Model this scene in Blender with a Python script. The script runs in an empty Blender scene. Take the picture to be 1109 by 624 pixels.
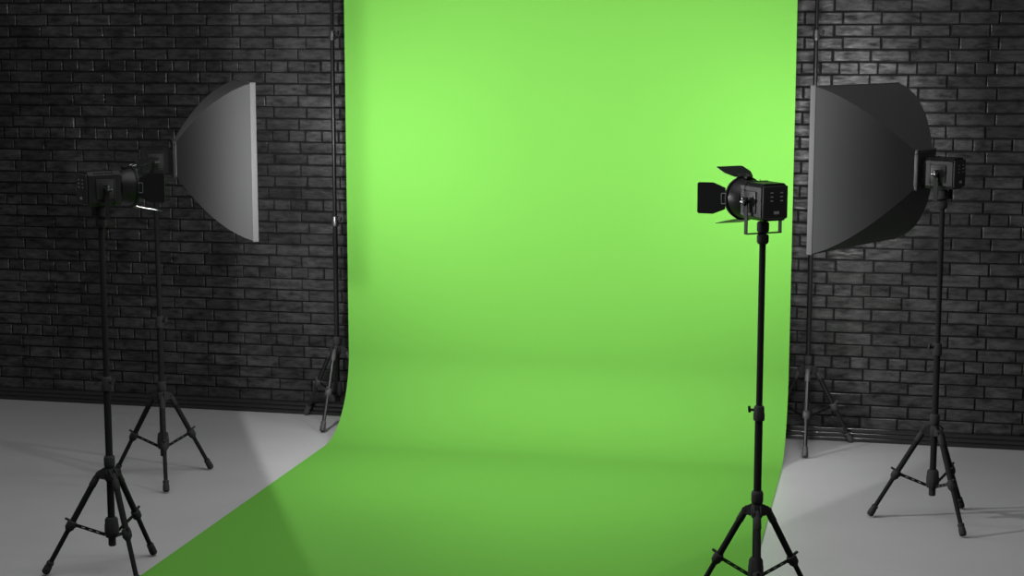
import bpy, bmesh, math, random
from mathutils import Vector, Matrix
random.seed(7)
R = math.radians
C = bpy.context.scene.collection
sc = bpy.context.scene

# ------------------------------------------------------------------ materials
def mat(name, col, rough=.5, metal=0., spec=.5, var=0., scale=30., bump=0., bscale=200., sheen=0., emit=0.):
    m = bpy.data.materials.new(name); m.use_nodes = True
    nt = m.node_tree; b = nt.nodes['Principled BSDF']
    b.inputs['Base Color'].default_value = (*col, 1)
    b.inputs['Roughness'].default_value = rough
    b.inputs['Metallic'].default_value = metal
    b.inputs['Specular IOR Level'].default_value = spec
    if sheen: b.inputs['Sheen Weight'].default_value = sheen
    if emit:
        b.inputs['Emission Color'].default_value = (1, 1, 1, 1)
        b.inputs['Emission Strength'].default_value = emit
    tc = nt.nodes.new('ShaderNodeTexCoord')
    if var:
        n = nt.nodes.new('ShaderNodeTexNoise'); n.inputs['Scale'].default_value = scale; n.inputs['Detail'].default_value = 5
        nt.links.new(tc.outputs['Object'], n.inputs['Vector'])
        mr = nt.nodes.new('ShaderNodeMapRange'); mr.inputs['To Min'].default_value = 1-var; mr.inputs['To Max'].default_value = 1+var
        nt.links.new(n.outputs['Fac'], mr.inputs['Value'])
        mx = nt.nodes.new('ShaderNodeVectorMath'); mx.operation = 'SCALE'; mx.inputs[0].default_value = col
        nt.links.new(mr.outputs[0], mx.inputs['Scale']); nt.links.new(mx.outputs[0], b.inputs['Base Color'])
    if bump:
        n2 = nt.nodes.new('ShaderNodeTexNoise'); n2.inputs['Scale'].default_value = bscale; n2.inputs['Detail'].default_value = 3
        nt.links.new(tc.outputs['Object'], n2.inputs['Vector'])
        bp = nt.nodes.new('ShaderNodeBump'); bp.inputs['Strength'].default_value = bump; bp.inputs['Distance'].default_value = .002
        nt.links.new(n2.outputs['Fac'], bp.inputs['Height']); nt.links.new(bp.outputs[0], b.inputs['Normal'])
    return m

def brick_mat():
    m = bpy.data.materials.new('painted_brick'); m.use_nodes = True
    nt = m.node_tree; N = nt.nodes; L = nt.links; b = N['Principled BSDF']
    geo = N.new('ShaderNodeNewGeometry'); tc = N.new('ShaderNodeTexCoord')
    # per brick tone
    mr = N.new('ShaderNodeMapRange'); mr.inputs['To Min'].default_value = .62; mr.inputs['To Max'].default_value = 1.3
    L.new(geo.outputs['Random Per Island'], mr.inputs['Value'])
    # worn patches stretched along the brick
    mp = N.new('ShaderNodeMapping'); mp.inputs['Scale'].default_value = (9, 9, 26)
    L.new(tc.outputs['Object'], mp.inputs['Vector'])
    n1 = N.new('ShaderNodeTexNoise'); n1.inputs['Scale'].default_value = 1; n1.inputs['Detail'].default_value = 6; n1.inputs['Roughness'].default_value = .65
    L.new(mp.outputs[0], n1.inputs['Vector'])
    m1 = N.new('ShaderNodeMapRange'); m1.inputs['From Min'].default_value = .3; m1.inputs['From Max'].default_value = .7
    m1.inputs['To Min'].default_value = .25; m1.inputs['To Max'].default_value = 1.6
    L.new(n1.outputs['Fac'], m1.inputs['Value'])
    # big soot stains
    n2 = N.new('ShaderNodeTexNoise'); n2.inputs['Scale'].default_value = 1.6; n2.inputs['Detail'].default_value = 4
    L.new(tc.outputs['Object'], n2.inputs['Vector'])
    m2 = N.new('ShaderNodeMapRange'); m2.inputs['From Min'].default_value = .36; m2.inputs['From Max'].default_value = .56
    m2.inputs['To Min'].default_value = .55; m2.inputs['To Max'].default_value = 1.05
    L.new(n2.outputs['Fac'], m2.inputs['Value'])
    a = N.new('ShaderNodeMath'); a.operation = 'MULTIPLY'; L.new(mr.outputs[0], a.inputs[0]); L.new(m1.outputs[0], a.inputs[1])
    a2 = N.new('ShaderNodeMath'); a2.operation = 'MULTIPLY'; L.new(a.outputs[0], a2.inputs[0]); L.new(m2.outputs[0], a2.inputs[1])
    v = N.new('ShaderNodeVectorMath'); v.operation = 'SCALE'; v.inputs[0].default_value = (BRICK, BRICK, BRICK)
    L.new(a2.outputs[0], v.inputs['Scale']); L.new(v.outputs[0], b.inputs['Base Color'])
    rr = N.new('ShaderNodeMapRange'); rr.inputs['From Min'].default_value = .32; rr.inputs['From Max'].default_value = .68
    rr.inputs['To Min'].default_value = .55; rr.inputs['To Max'].default_value = .29
    L.new(n1.outputs['Fac'], rr.inputs['Value']); L.new(rr.outputs[0], b.inputs['Roughness'])
    sl = N.new('ShaderNodeMapRange'); sl.inputs['From Min'].default_value = .33; sl.inputs['From Max'].default_value = .66
    sl.inputs['To Min'].default_value = .25; sl.inputs['To Max'].default_value = 1.
    L.new(n1.outputs['Fac'], sl.inputs['Value']); L.new(sl.outputs[0], b.inputs['Specular IOR Level'])
    n3 = N.new('ShaderNodeTexNoise'); n3.inputs['Scale'].default_value = 2.2; n3.inputs['Detail'].default_value = 7
    L.new(mp.outputs[0], n3.inputs['Vector'])
    bp = N.new('ShaderNodeBump'); bp.inputs['Strength'].default_value = .55; bp.inputs['Distance'].default_value = .006
    L.new(n3.outputs['Fac'], bp.inputs['Height']); L.new(bp.outputs[0], b.inputs['Normal'])
    return m

BRICK = .074
M = {}
M['brick'] = brick_mat()
M['mortar'] = mat('dark_mortar', (.016, .016, .016), .9, var=.4, scale=40, bump=.4)
M['floor'] = mat('polished_concrete', (.84, .84, .843), .36, spec=.4, var=.07, scale=2.2)
M['base'] = mat('black_lacquered_trim', (.02, .02, .02), .14, spec=1.)
M['paper'] = mat('green_paper', (.225, .665, .092), .75, spec=.2, var=.015, scale=1.3)
M['black'] = mat('black_painted_metal', (.02, .02, .021), .45, spec=.2, var=.1, scale=60)
M['tube'] = mat('black_anodised_tube', (.038, .038, .039), .5, spec=.02)
M['greyfit'] = mat('mid_grey_plastic', (.12, .12, .12), .45, spec=.4)
M['satin'] = mat('satin_black_tube', (.02, .02, .021), .3, spec=.6)
M['plastic'] = mat('grey_black_plastic', (.066, .066, .067), .55, spec=.06, var=.1, scale=80, bump=.15, bscale=600)
M['rubber'] = mat('black_rubber', (.06, .06, .06), .6, spec=.15)
M['body'] = mat('black_lamp_housing', (.018, .018, .019), .38, spec=.35, var=.08, scale=50, bump=.12, bscale=900)
M['panel'] = mat('dark_grey_panel', (.026, .026, .027), .45)
M['steel'] = mat('bright_steel', (.55, .55, .55), .28, metal=1)
M['silver'] = mat('brushed_aluminium', (.34, .34, .34), .3, metal=.9)
M['leafin'] = mat('painted_leaf_lamplight', (.4, .4, .4), .55)  # pale tone paints in the lamplight on the leaves' inner faces
M['mark'] = mat('white_print', (.62, .62, .62), .5)
M['fabric'] = mat('black_softbox_fabric', (.09, .09, .091), .72, spec=.3, var=.05, scale=120, bump=.15, bscale=500, sheen=.15)
M['lip'] = mat('grey_edge_binding', (.19, .19, .19), .6, spec=.3)
M['lining'] = mat('silver_lining', (.75, .75, .75), .35)
M['lens'] = mat('glowing_lens', (.8, .8, .8), .2, emit=4.)

# ------------------------------------------------------------------ mesh kit
class MB:
    def __init__(self): self.bm = bmesh.new()
    def box(self, c, s, bev=0., seg=2, rot=None):
        b = bmesh.new(); bmesh.ops.create_cube(b, size=1)
        for v in b.verts: v.co = Vector((v.co.x*s[0], v.co.y*s[1], v.co.z*s[2]))
        if bev: bmesh.ops.bevel(b, geom=list(b.edges), offset=bev, segments=seg, affect='EDGES', profile=.5)
        if rot is not None:
            for v in b.verts: v.co = rot @ v.co
        for v in b.verts: v.co += Vector(c)
        self.join(b); return self
    def join(self, b):
        me = bpy.data.meshes.new('t'); b.to_mesh(me); b.free(); self.bm.from_mesh(me); bpy.data.meshes.remove(me)
    def lathe(self, prof, n=28, p0=(0, 0, 0), axis=(0, 0, 1), cap=True, flute=0, fd=0.):
        """prof: (distance along axis, radius)"""
        ax = Vector(axis).normalized(); q = Vector((0, 0, 1)).rotation_difference(ax); p0 = Vector(p0)
        b = bmesh.new(); rings = []
        for (h, r) in prof:
            ring = []
            for k in range(n):
                t = 2*math.pi*k/n
                rr = r - (fd if flute and (k*flute//n + k) % 2 else 0)
                ring.append(b.verts.new(p0 + q @ Vector((rr*math.cos(t), rr*math.sin(t), h))))
            rings.append(ring)
        for i in range(len(rings)-1):
            for k in range(n):
                f = b.faces.new((rings[i][k], rings[i][(k+1) % n], rings[i+1][(k+1) % n], rings[i+1][k])); f.smooth = True
        if cap:
            b.faces.new(list(reversed(rings[0]))); b.faces.new(rings[-1])
        self.join(b); return self
    def tube(self, a, c, r, n=18):
        a = Vector(a); c = Vector(c); return self.lathe([(0, r), ((c-a).length, r)], n, a, c-a)
    def prism(self, pts, t, frame):
        """pts 2D outline; frame = (origin, u, v, w) ; thickness t along w, centred"""
        o, u, v, w = [Vector(x) for x in frame]
        b = bmesh.new()
        lo = [b.verts.new(o+u*x+v*y-w*t/2) for x, y in pts]; hi = [b.verts.new(o+u*x+v*y+w*t/2) for x, y in pts]
        n = len(pts)
        b.faces.new(list(reversed(lo))); b.faces.new(hi)
        for k in range(n): b.faces.new((lo[k], lo[(k+1) % n], hi[(k+1) % n], hi[k]))
        bmesh.ops.recalc_face_normals(b, faces=b.faces)
        self.join(b); return self
    def build(self, name, m, parent=None, label=None, smooth=True):
        me = bpy.data.meshes.new(name); self.bm.to_mesh(me); self.bm.free()
        ms = m if isinstance(m, list) else [m]
        for x in ms: me.materials.append(x)
        if smooth:
            for e in me.polygons: e.use_smooth = True
            me.set_sharp_from_angle(angle=R(38))
        o = bpy.data.objects.new(name, me); C.objects.link(o)
        if parent is not None: o.parent = parent
        if label: o['label'] = label
        return o

def thing(name, label, cat, loc, rz=0., group=None):
    o = bpy.data.objects.new(name, None); C.objects.link(o); o.empty_display_size = .1
    o.location = loc; o.rotation_euler = (0, 0, rz); o['label'] = label; o['category'] = cat
    if group: o['group'] = group
    return o

def structure(o): o['kind'] = 'structure'; return o

# ------------------------------------------------------------------ room
WY = 10.549
fl = MB(); fl.box((-2., 5.2, -.05), (13.0, 11.4, .1)); structure(fl.build('floor', M['floor'], smooth=False))

def brick_wall():
    b = bmesh.new()
    x0, x1, zt = -8.0, 2.6, 4.2
    dep = .009
    # mortar slab
    vs = [b.verts.new(p) for p in ((x0, WY+dep, 0), (x1, WY+dep, 0), (x1, WY+dep, zt), (x0, WY+dep, zt),
                                   (x0, WY+.2, 0), (x1, WY+.2, 0), (x1, WY+.2, zt), (x0, WY+.2, zt))]
    for f in ((0, 1, 2, 3), (5, 4, 7, 6), (3, 2, 6, 7), (4, 0, 3, 7), (1, 5, 6, 2)):
        fc = b.faces.new([vs[i] for i in f]); fc.material_index = 1
    ch = .075; pitch = .2265
    zref = 2.327
    k0 = -int((zt-zref)/ch); k1 = int(zref/ch)+1
    j = .0042
    for k in range(k0, k1):
        top = zref-k*ch; kk = k % 6
        if kk == 0: pit, ph = pitch/2, -5.904
        elif kk % 2: pit, ph = pitch, -5.832+random.uniform(-.006, .006)
        else: pit, ph = pitch, -5.780+random.uniform(-.006, .006)
        n0 = math.ceil((x0-ph)/pit)
        x = ph+n0*pit
        while x+pit < x1:
            jit = lambda s=.0022: random.uniform(-s, s)
            xa, xb, za, zb = x+j+jit(), x+pit-j+jit(), top-ch+j+jit(), top-j+jit()
            if za < 0: za = 0.001
            if zb-za < .01: x += pit; continue
            tilt = [jit(.0016) for _ in range(4)]
            bv = .0035+abs(jit(.0015))
            outer = [(xa, za), (xb, za), (xb, zb), (xa, zb)]
            inner = [(xa+bv, za+bv), (xb-bv, za+bv), (xb-bv, zb-bv), (xa+bv, zb-bv)]
            v0 = [b.verts.new((p[0], WY+dep+.002, p[1])) for p in outer]
            v1 = [b.verts.new((p[0]+jit(.001), WY+.004, p[1]+jit(.001))) for p in outer]
            v2 = [b.verts.new((p[0]+jit(.0012), WY+tilt[i], p[1]+jit(.0012))) for i, p in enumerate(inner)]
            b.faces.new(v2)
            for i in range(4):
                q = (i+1) % 4
                b.faces.new((v0[i], v0[q], v1[q], v1[i])); b.faces.new((v1[i], v1[q], v2[q], v2[i]))
            x += pit
    me = bpy.data.meshes.new('wall_back'); b.to_mesh(me); b.free()
    me.materials.append(M['brick']); me.materials.append(M['mortar'])
    o = bpy.data.objects.new('wall_back', me); C.objects.link(o); return structure(o)
brick_wall()

def baseboard():
    # stepped profile with three rounded shoulders and a recess at the floor
    prof = [(0, .0), (.028, .0), (.028, .009)]
    def shoulder(d, z0, z1, r=.009):
        out = [(d, z0)]
        for k in range(7):
            t = R(90*k/6); out.append((d-r+r*math.cos(t), z1-r+r*math.sin(t)))
        return out
    prof = [(0, 0), (.024, 0), (.024, .008)]
    prof += shoulder(.036, .010, .031)+shoulder(.029, .033, .058)+shoulder(.022, .060, .086)+[(0, .086)]
    b = bmesh.new(); xa, xb = -8.0, 2.6
    A = [b.verts.new((xa, WY-.002-d, z)) for d, z in prof]; B = [b.verts.new((xb, WY-.002-d, z)) for d, z in prof]
    n = len(prof)
    for i in range(n): b.faces.new((A[i], A[(i+1) % n], B[(i+1) % n], B[i]))
    b.faces.new(A); b.faces.new(list(reversed(B)))
    bmesh.ops.recalc_face_normals(b, faces=b.faces)
    mb = MB(); mb.join(b); structure(mb.build('baseboard_back', M['base']))
baseboard()

# ------------------------------------------------------------------ stands
HINGE_Z, HINGE_R, FOOT_R = .478, .052, .312
def tripod(t, feet, tube_mat, fit=None):
    fit = fit or M['plastic']; rub = M['rubber'] if fit is M['plastic'] else fit
    MB().lathe([(.505, .017), (.512, .0235), (.525, .0255), (.552, .0255), (.562, .023), (.566, .018)], 24).build('locking_collar', M['plastic'], t)
    h = MB().lathe([(.445, .019), (.452, .024), (.478, .027), (.495, .026), (.508, .020)], 24)
    for a in feet:
        d = Vector((math.cos(R(a)), math.sin(R(a)), 0)); p = Vector((-d.y, d.x, 0))
        for s in (-1, 1):   # the two cheeks of each lug
            h.prism([(.012, .468), (.024, .455), (.058, .462), (.066, .474), (.062, .486), (.026, .506), (.012, .506)], .004, (p*s*.0135, d, (0, 0, 1), p))
        h.tube(d*HINGE_R+p*.019+Vector((0, 0, HINGE_Z)), d*HINGE_R-p*.019+Vector((0, 0, HINGE_Z)), .0055, 12)
    h.build('leg_hub', M['plastic'], t)
    # sliding brace collar and the end of the centre column
    MB().lathe([(.176, .020), (.180, .029), (.192, .033), (.236, .033), (.240, .031), (.262, .030), (.272, .024), (.274, .017)], 36, flute=18, fd=.0012).build('brace_collar', M['plastic'], t)
    MB().lathe([(.136, .014), (.139, .0175), (.176, .0175)], 20).build('column_end', M['rubber'], t)
    for a in feet:
        d = Vector((math.cos(R(a)), math.sin(R(a)), 0)); p = Vector((-d.y, d.x, 0)); Z = Vector((0, 0, 1))
        top = d*HINGE_R+Z*HINGE_Z; foot = d*FOOT_R+Z*.012
        ax = (foot-top); ln = ax.length; ax.normalize(); nrm = ax.cross(p)
        at = lambda s: top+ax*(ln*s)
        leg = MB().tube(at(.10), at(.52), .0142, 20).build('leg', tube_mat, t)
        MB().lathe([(-.012, .0095), (0, .0115), (.012, .0125), (.02, .0155), (.062, .0165), (.066, .0145)], 20, at(0), ax).build('leg_knuckle', fit, leg)
        cl = MB().lathe([(0, .0145), (.004, .0205), (.018, .0225), (.040, .0215), (.046, .0165), (.054, .0130)], 22, at(.47), ax)
        cl.box(at(.50)-nrm*.0+d.cross(Z)*0 + (-d*.012-Z*.012), (.016, .014, .016), .003)
        cl.build('leg_clamp', fit, leg)
        lv = MB().box(at(.485)+(d*.019+Z*.013), (.032, .013, .010), .0035, rot=Matrix.Rotation(R(a), 3, 'Z') @ Matrix.Rotation(R(-28), 3, 'Y'))
        lv.build('clamp_lever', fit, leg)
        MB().tube(at(.52), at(.93), .0112, 18).build('lower_leg', tube_mat, leg)
        MB().lathe([(-.062, .0115), (-.060, .0165), (-.048, .0175), (-.046, .0155), (-.040, .0155), (-.036, .0178), (-.010, .0185), (-.002, .0165), (.002, .011)], 22, foot, ax).build('rubber_foot', rub, leg)
        # perforated flat brace from the leg clamp down to the brace collar
        s0 = at(.5)-d*.016-Z*.006; s1 = d*.031+Z*.190
        bx = s1-s0; L_ = bx.length; bx.normalize(); w = bx.cross(p).normalized()
        br = MB()
        for s in (-1, 1):
            c = (s0+s1)/2+w*s*.0047
            br.prism([(-L_/2, -.003), (L_/2, -.003), (L_/2, .003), (-L_/2, .003)], .0045, (c, bx, w, p))
        for k0, k1 in ((0, .22), (.32, .46), (.56, .70), (.80, 1.)):
            c = s0+(s1-s0)*((k0+k1)/2); hw = L_*(k1-k0)/2
            br.prism([(-hw, -.0034), (hw, -.0034), (hw, .0034), (-hw, .0034)], .0045, (c, bx, w, p))
        br.build('brace', M['black'], t)

def section_clamp(t, z, r, knob_deg, mm=None, rr=.0245):
    o = MB().lathe([(z-.034, r), (z-.030, rr-.001), (z-.004, rr), (z+.004, rr-.0025), (z+.026, rr-.003), (z+.031, r+.002), (z+.034, .012)], 24).build('section_clamp', mm or M['plastic'], t)
    d = Vector((math.cos(R(knob_deg)), math.sin(R(knob_deg)), 0)); p = Vector((-d.y, d.x, 0)); Z = Vector((0, 0, 1))
    k = MB().tube(d*.018+Z*(z+.012), d*.038+Z*(z+.012), .006, 12)
    k.prism([(-.016, -.006), (.0, -.009), (.016, -.006), (.016, .006), (0, .009), (-.016, .006)], .009, (d*.041+Z*(z+.014), (Z*.9+p*.43).normalized(), p, d))
    k.build('clamp_knob', M['plastic'], o)

def light_stand(label, x, y, feet, knob_deg):
    t = thing('light_stand', label, 'light stand', (x, y, .001 if x < -.6 else .0005), 0, 'tripod light stands')
    tripod(t, feet, M['tube'])
    MB().tube((0, 0, .15), (0, 0, .90), .0165, 24).build('lower_tube', M['tube'], t)
    section_clamp(t, .902, .0165, knob_deg)
    MB().tube((0, 0, .90), (0, 0, 1.625), .0135, 24).build('upper_tube', M['tube'], t)
    MB().lathe([(1.618, .0135), (1.621, .020), (1.628, .0245), (1.652, .0250), (1.658, .0225), (1.662, .016)], 26).build('top_collar', M['plastic'], t)
    return t

def backdrop_stand(label, x, y, feet, knob_deg):
    t = thing('backdrop_stand', label, 'backdrop stand', (x, y, .0005), 0, 'tall backdrop stands')
    tripod(t, feet, M['satin'], M['greyfit'])
    MB().tube((0, 0, .15), (0, 0, 1.31), .0155, 24).build('lower_tube', M['satin'], t)
    section_clamp(t, 1.312, .0155, knob_deg, M['silver'], .0225)
    MB().tube((0, 0, 1.31), (0, 0, 2.48), .0130, 24).build('middle_tube', M['satin'], t)
    section_clamp(t, 2.488, .0130, knob_deg, M['silver'], .0225)
    MB().tube((0, 0, 2.48), (0, 0, 2.90), .0110, 20).build('upper_tube', M['satin'], t)
    g = 10.227-y; ya = g+.013
    hk = MB().box((0, (ya+.014)/2, 2.885), (.02, .014-ya, .012), .003)
    hk.prism([(g+.013, 2.885), (g-.013, 2.885), (g-.013, 2.925), (g-.007, 2.925), (g-.007, 2.893), (g+.007, 2.893), (g+.007, 2.925), (g+.013, 2.925)], .02, ((0, 0, 0), (0, 1, 0), (0, 0, 1), (1, 0, 0)))
    hk.build('crossbar_hook', M['black'], t)
    return t

light_stand('black tripod light stand nearest the left edge, under the barn door spotlight aimed right', -3.495, 7.075, (197, 78, -43), -20)
light_stand('black tripod light stand holding the left softbox, behind the left spotlight', -3.983, 8.737, (176, 56, -64), -10)
light_stand('black tripod light stand in front of the green paper, under the right spotlight', -.534, 7.106, (-83, 37, 157), 175)
light_stand('black tripod light stand holding the right softbox, near the right edge', .230, 8.82, (179, -61, 59), 200)
backdrop_stand('tall black backdrop stand against the brick wall left of the green paper', -3.489, 10.342, (-90, 151, 30), -15)
backdrop_stand('tall black backdrop stand against the brick wall right of the green paper, behind the softbox', -.488, 10.330, (-88, 31, 151), -15)
cb = MB().tube((-3.56, 10.227+.0, 2.91), (-.41, 10.227+.0, 2.91), .0068, 20)
cb = cb.build('crossbar', M['black']); cb['label'] = 'black crossbar between the two tall backdrop stands'; cb['category'] = 'crossbar'

# ------------------------------------------------------------------ green paper
def backdrop():
    xa, xb = -3.358, -.594
    yb, rad, ze = 10.190, .50, .0022
    path = []
    path += [(yb, 2.91-.0)]
    for k in range(1, 13): path.append((yb, 2.91-(2.91-rad-ze)*k/12))
    for k in range(1, 25):
        t = R(90*k/24); path.append((yb-rad+rad*math.cos(t), ze+rad-rad*math.sin(t)))
    y = yb-rad
    for k in range(1, 17): path.append((y-(y-4.6)*k/16, ze))
    b = bmesh.new(); n = 24; rows = []
    for (py, pz) in path:
        rows.append([b.verts.new((xa+(xb-xa)*i/n, py, pz)) for i in range(n+1)])
    for i in range(len(rows)-1):
        for q in range(n):
            f = b.faces.new((rows[i][q], rows[i+1][q], rows[i+1][q+1], rows[i][q+1])); f.smooth = True
    bmesh.ops.recalc_face_normals(b, faces=b.faces)
    bmesh.ops.solidify(b, geom=list(b.faces), thickness=.0016)
    t = thing('paper_backdrop', 'bright green seamless paper backdrop sweeping from the wall onto the floor', 'backdrop', ((xa+xb)/2, yb, 0))
    mb = MB(); mb.join(b)
    o = mb.build('paper_sheet', M['paper'], t); o.matrix_parent_inverse = Matrix.Translation(-t.location)
    r = MB().lathe([(0, .0365), (xb-xa, .0365)], 36, (xa, 10.227, 2.91), (1, 0, 0), cap=False)
    r.lathe([(xb-xa, .030), (0, .030)], 36, (xa, 10.227, 2.91), (1, 0, 0), cap=False)
    o = r.build('paper_roll', M['paper'], t); o.matrix_parent_inverse = Matrix.Translation(-t.location)
backdrop()

# ------------------------------------------------------------------ lamps (local +X is where they point, z=0 the yoke's foot)
AX = .137
def lamp_head(t):
    body = MB()
    # housing: octagonal section, long rounded box
    hw, hh, c = .064, .077, .016
    pts = [(-hw, -hh+c), (-hw+c, -hh), (hw-c, -hh), (hw, -hh+c), (hw, hh-c), (hw-c, hh), (-hw+c, hh), (-hw, hh-c)]
    body.prism(pts, .150, ((-.002, 0, AX), (0, 1, 0), (0, 0, 1), (1, 0, 0)))
    s = .90; body.prism([(x*s, y*s) for x, y in pts], .008, ((.077, 0, AX), (0, 1, 0), (0, 0, 1), (1, 0, 0)))
    s = 1.03; body.prism([(x*s, y*s) for x, y in pts], .012, ((.048, 0, AX), (0, 1, 0), (0, 0, 1), (1, 0, 0)))
    for k in range(7):   # cooling slots along the shoulder
        for sg in (-1, 1):
            body.box((-.045+k*.013, sg*.0575, AX+.071), (.008, .004, .003), 0, rot=Matrix.Rotation(R(45*sg), 3, 'X'))
    body = body.build('housing', M['body'], t)
    for sg in (-1, 1):
        sp = MB().box((.0, sg*.066, AX-.002), (.085, .005, .090), .002)
        sp.box((.0, sg*.0685, AX-.002), (.050, .003, .066), .0012)
        sp.box((.042, sg*.067, AX-.002), (.006, .006, .098), .0015)
        sp.build('side_panel', M['panel'], body)
    # rear panel
    rp = MB().box((-.083, 0, AX), (.014, .120, .136), .006, 3)
    rp = rp.build('rear_panel', M['panel'], t)
    lt = MB()
    for r_ in range(3):
        for q in range(2):
            lt.box((-.0903, (.020 if q == 0 else -.028), AX+.040-r_*.0165), (.0012, .013, .0045), 0)
    lt.build('indicator_marks', M['mark'], rp)
    MB().box((-.0903, -.004, AX-.042), (.0014, .026, .012), 0).build('rating_label', M['mark'], rp)
    # yoke
    y = MB()
    pts = [(-.086, AX+.018), (-.086, .0), (.086, .0), (.086, AX+.018), (.082, AX+.018), (.082, .0042), (-.082, .0042), (-.082, AX+.018)]
    b = bmesh.new()
    lo = [b.verts.new((-.0105, p[0], p[1])) for p in pts]; hi = [b.verts.new((.0105, p[0], p[1])) for p in pts]
    for k in range(8): b.faces.new((lo[k], lo[(k+1) % 8], hi[(k+1) % 8], hi[k]))
    for q in ((0, 1, 6, 7), (1, 2, 5, 6), (2, 3, 4, 5)):
        b.faces.new([hi[i] for i in q]); b.faces.new([lo[i] for i in reversed(q)])
    bmesh.ops.recalc_face_normals(b, faces=b.faces)
    y.join(b); y.build('yoke', M['black'], t)
    for sg in (-1, 1):
        k = MB().tube((0, sg*.068, AX), (0, sg*.094, AX), .008, 14)
        for a in (0, 90, 45, 135):
            k.box((0, sg*.097, AX), (.040 if a % 90 == 0 else .030, .012, .010), .003, rot=Matrix.Rotation(R(a+20), 3, 'Y'))
        k = k.build('tilt_knob', M['black'], t)
        s_ = MB().lathe([(0, .006), (.003, .0055)], 14, (0, sg*.1025, AX), (0, sg, 0))
        s_.box((.012, sg*.104, AX-.001), (.012, .003, .006), .001); s_.box((0, sg*.104, AX+.012), (.005, .003, .012), .001)
        s_.build('knob_insert', M['silver'], k)
    MB().lathe([(.0044, .018), (.008, .0235), (.016, .0255), (.040, .0255), (.048, .0235), (.051, .019)], 26).build('mount_knob', M['plastic'], t)

def spotlight(label, x, y, yaw, watts, cone, blend, left_leaf, right_leaf, turn):
    t = thing('spotlight', label, 'spotlight', (x, y, 1.6635), R(yaw), 'barn door spotlights')
    lamp_head(t)
    F = .150
    dr = MB().lathe([(.081, .066), (.095, .074), (.112, .081), (.135, .086), (F, .088), (F, .083), (.135, .081), (.112, .074), (.088, .064), (.086, .001), (.080, .001), (.081, .066)], 44, (0, 0, AX), (1, 0, 0), cap=False)
    dr = dr.build('reflector_drum', M['body'], t)
    rg = MB().lathe([(F-.008, .088), (F-.008, .0935), (F+.004, .0935), (F+.004, .082), (F-.008, .082)], 44, (0, 0, AX), (1, 0, 0), cap=False)
    rg.box((F-.03, 0, AX+.088), (.03, .03, .012), .003)
    rg.build('barn_door_ring', M['black'], t)
    MB().lathe([(.092, .058), (.098, .058)], 36, (0, 0, AX), (1, 0, 0)).build('lens', M['lens'], dr)
    # four leaves hinged round the ring
    X = Vector((1, 0, 0))
    for nm, out, ang, roll in (('left', Vector((0, 1, 0)), left_leaf, 0), ('right', Vector((0, -1, 0)), right_leaf, 0), ('top', Vector((0, 0, 1)), 17, 0), ('bottom', Vector((0, 0, -1)), 13, 0)):
        d = (X*math.cos(R(ang))+out*math.sin(R(ang))).normalized(); v = X.cross(out).normalized(); w = d.cross(v).normalized()
        o = Vector((F+.004, 0, AX))+out*.0905
        hwid, full, ln = .045, .0665, .118
        pts = [(-.002, -hwid), (.050, -full), (ln-.006, -full*.99), (ln, -full*.9), (ln, full*.9), (ln-.006, full*.99), (.050, full), (-.002, hwid)]
        lf = MB().prism(pts, .0022, (o, d, v, w)).build('barn_door_leaf', M['body'], t, smooth=False)
        # pale inner sheet, its colour standing in for lamplight on the black leaf
        inn = w if w.dot(out) < 0 else -w
        s = .93
        MB().prism([(.008+(a-.004)*s*.97, b*s) for a, b in pts], .0006, (o+inn*.0014, d, v, w)).build('leaf_lamplight', M['leafin'], lf, smooth=False)
        # wire hinge clip
        h = MB()
        q = [o+v*.022-d*.004+(-inn)*.004, o+v*.022+d*.014+(-inn)*.004, o-v*.022+d*.014+(-inn)*.004, o-v*.022-d*.004+(-inn)*.004]
        for k in range(4): h.tube(q[k], q[(k+1) % 4], .0016, 8)
        h.build('hinge_clip', M['steel'], lf)
    # the lamp itself
    ld = bpy.data.lights.new('spot_lamp', 'SPOT'); ld.energy = watts; ld.spot_size = R(cone); ld.spot_blend = blend; ld.shadow_soft_size = .065
    lo = bpy.data.objects.new('spot_lamp', ld); C.objects.link(lo); lo.parent = t
    lo.location = (.135, 0, AX); lo.rotation_euler = (0, R(-90), R(turn))
    return t

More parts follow.
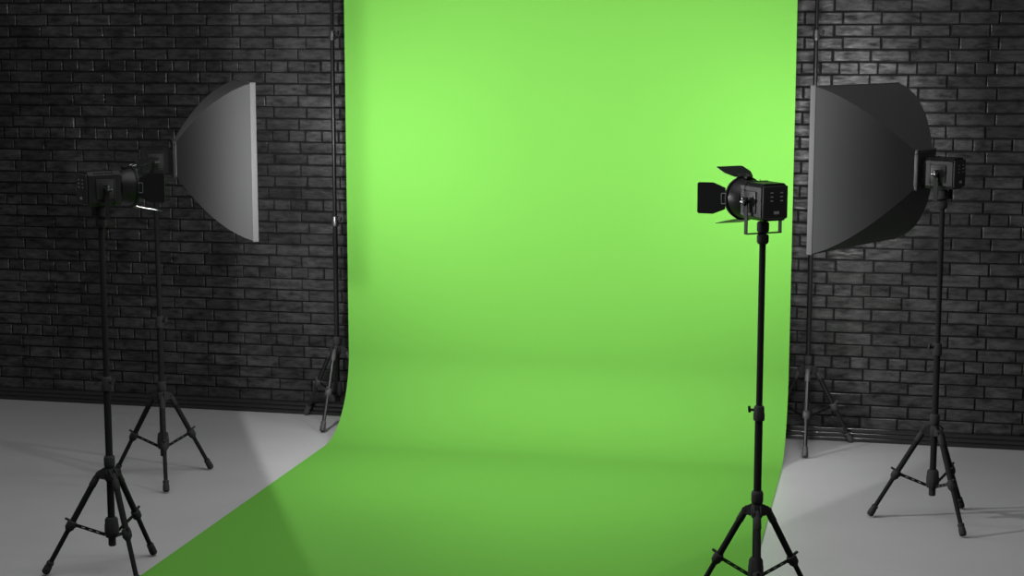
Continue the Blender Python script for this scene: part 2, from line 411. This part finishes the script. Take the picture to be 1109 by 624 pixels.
SW, SH, S0, S1 = .445, .418, .112, .487
def soft_profile(u): return u**SOFT_P if SOFT_P else u
def softbox_light(label, x, y, yaw, watts, glow):
    t = thing('softbox_light', label, 'softbox light', (x, y, 1.6635), R(yaw), 'softbox lights')
    lamp_head(t)
    AZ = AX+.012
    fr = MB().prism([(-.058, -.068), (.058, -.068), (.058, .068), (-.058, .068)], .012, ((.087, 0, AX), (0, 1, 0), (0, 0, 1), (1, 0, 0)))
    fr.build('front_flange', M['body'], t)
    # softbox: an empty-free part whose own pieces hang below it
    ring = .097
    def corner(u, sy, sz):
        g = SOFT_G(u)
        return Vector((S0+(S1-S0)*u, sy*(ring+(SW-ring)*g), AZ+sz*(ring+(SH-ring)*g)))
    nu, nv = 22, 10
    def panel(sa, sb, sag=.0):
        b = bmesh.new(); rows = []
        ctr = Vector((0, 0, AZ))
        for i in range(nu+1):
            u = i/nu; A = corner(u, *sa); B = corner(u, *sb); row = []
            for k in range(nv+1):
                w = k/nv; P = A.lerp(B, w)
                inw = Vector((0, -P.y, AZ-P.z)); mid = (A+B)/2; inn = Vector((0, -mid.y, AZ-mid.z)).normalized()
                P = P+inn*(sag*math.sin(math.pi*w)*math.sin(math.pi*min(1, u*1.0)))
                row.append(b.verts.new(P))
            rows.append(row)
        for i in range(nu):
            for k in range(nv): b.faces.new((rows[i][k], rows[i+1][k], rows[i+1][k+1], rows[i][k+1]))
        bmesh.ops.recalc_face_normals(b, faces=b.faces)
        m0 = sum((f.normal.dot(Vector((0, f.calc_center_median().y, f.calc_center_median().z-AZ))) for f in b.faces))
        if m0 < 0: bmesh.ops.reverse_faces(b, faces=b.faces)
        n0 = len(b.faces)
        bmesh.ops.solidify(b, geom=list(b.faces), thickness=.003)
        return b
    sbx = MB(); sides = [((-1, -1), (-1, 1)), ((-1, 1), (1, 1)), ((1, 1), (1, -1)), ((1, -1), (-1, -1))]
    # speed ring is the softbox's own frame plate
    for sg in (-1, 1):
        sbx.box((.102, sg*(ring-.008), AZ), (.018, .022, 2*ring+.012), .003)
        sbx.box((.102, 0, AZ+sg*(ring-.008)), (.018, 2*ring+.012, .022), .003)
    sbx.prism([(-.09, -.09), (.09, -.09), (.09, .09), (-.09, .09)], .005, ((.0965, 0, AZ), (0, 1, 0), (0, 0, 1), (1, 0, 0)))
    sb = sbx.build('softbox', M['ring'] if 'ring' in M else M['panel'], t)
    for a, b_ in sides:
        mb = MB(); mb.join(panel(a, b_, .012)); mb.build('fabric_panel', M['fabric'], sb)
    # seams along the four ribs
    for sy in (-1, 1):
        for sz in (-1, 1):
            pass
    lp = MB()
    e = .006
    for sg in (-1, 1):
        lp.box((S1+.012, sg*(SW-.001), AZ), (.030, .007, 2*SH+.012), .002)
        lp.box((S1+.012, 0, AZ+sg*(SH-.001)), (.030, 2*SW+.008, .007), .002)
    lp.build('edge_binding', M['lip'], sb)
    MB().box((S1+.004, 0, AZ), (.003, 2*SW-.010, 2*SH-.010)).build('front_diffuser', mat('glowing_white_diffuser', (.8, .8, .8), .7, emit=glow), sb)
    ld = bpy.data.lights.new('softbox_lamp', 'SPOT'); ld.energy = watts; ld.spot_size = R(179.2); ld.spot_blend = .012; ld.shadow_soft_size = SOFT_R
    lo = bpy.data.objects.new('softbox_lamp', ld); C.objects.link(lo); lo.parent = t
    lo.location = (S1+.022+SOFT_R, 0, AZ); lo.rotation_euler = (0, R(-90), 0)
    return t
SOFT_R = .04

SOFT_G = lambda u: .35*u+.65*(1-(1-u)**2.1)
M['ring'] = mat('grey_speed_ring', (.07, .07, .07), .45)

spotlight('black barn door spotlight at far left, aimed right, in front of the left softbox', -3.495, 7.075, 47, 205, 142, 1., 40, 45, -6)
spotlight('black barn door spotlight in front of the green paper, aimed left', -.534, 7.106, 180-52, 86, 148, 1., 45, 30, 0)
softbox_light('dark grey softbox light on the left, opening facing right', -3.983, 8.737, 27, 26, 3.2)
softbox_light('dark grey softbox light on the right, opening facing left', .230, 8.82, 180-27, 10, 5.5)

# ------------------------------------------------------------------ world, camera
w = bpy.data.worlds.new('studio'); sc.world = w; w.use_nodes = True
w.node_tree.nodes['Background'].inputs[0].default_value = (.5, .5, .5, 1)
w.node_tree.nodes['Background'].inputs[1].default_value = .10
al = bpy.data.lights.new('overhead_fill', 'AREA'); al.shape = 'RECTANGLE'; al.size = 4.5; al.size_y = 3.; al.energy = 62  # unseen overhead light, added as ambient fill for the floor and set
ao = bpy.data.objects.new('overhead_fill', al); C.objects.link(ao); ao.location = (-2, 6., 4.6)
cd = bpy.data.cameras.new('camera'); cam = bpy.data.objects.new('camera', cd); C.objects.link(cam)
cd.sensor_width = 36; cd.lens = 1850/1109*36; cd.clip_end = 100
cam.location = (0, 0, 2.46); cam.rotation_euler = (R(90-8.27), 0, R(12.7))
sc.camera = cam
sc.cycles.diffuse_bounces = 0
sc.cycles.glossy_bounces = 2
sc.cycles.use_denoising = True
vs = sc.view_settings; vs.view_transform = 'Standard'; vs.look = 'None'; vs.exposure = .09; vs.gamma = 1; vs.use_curve_mapping = False
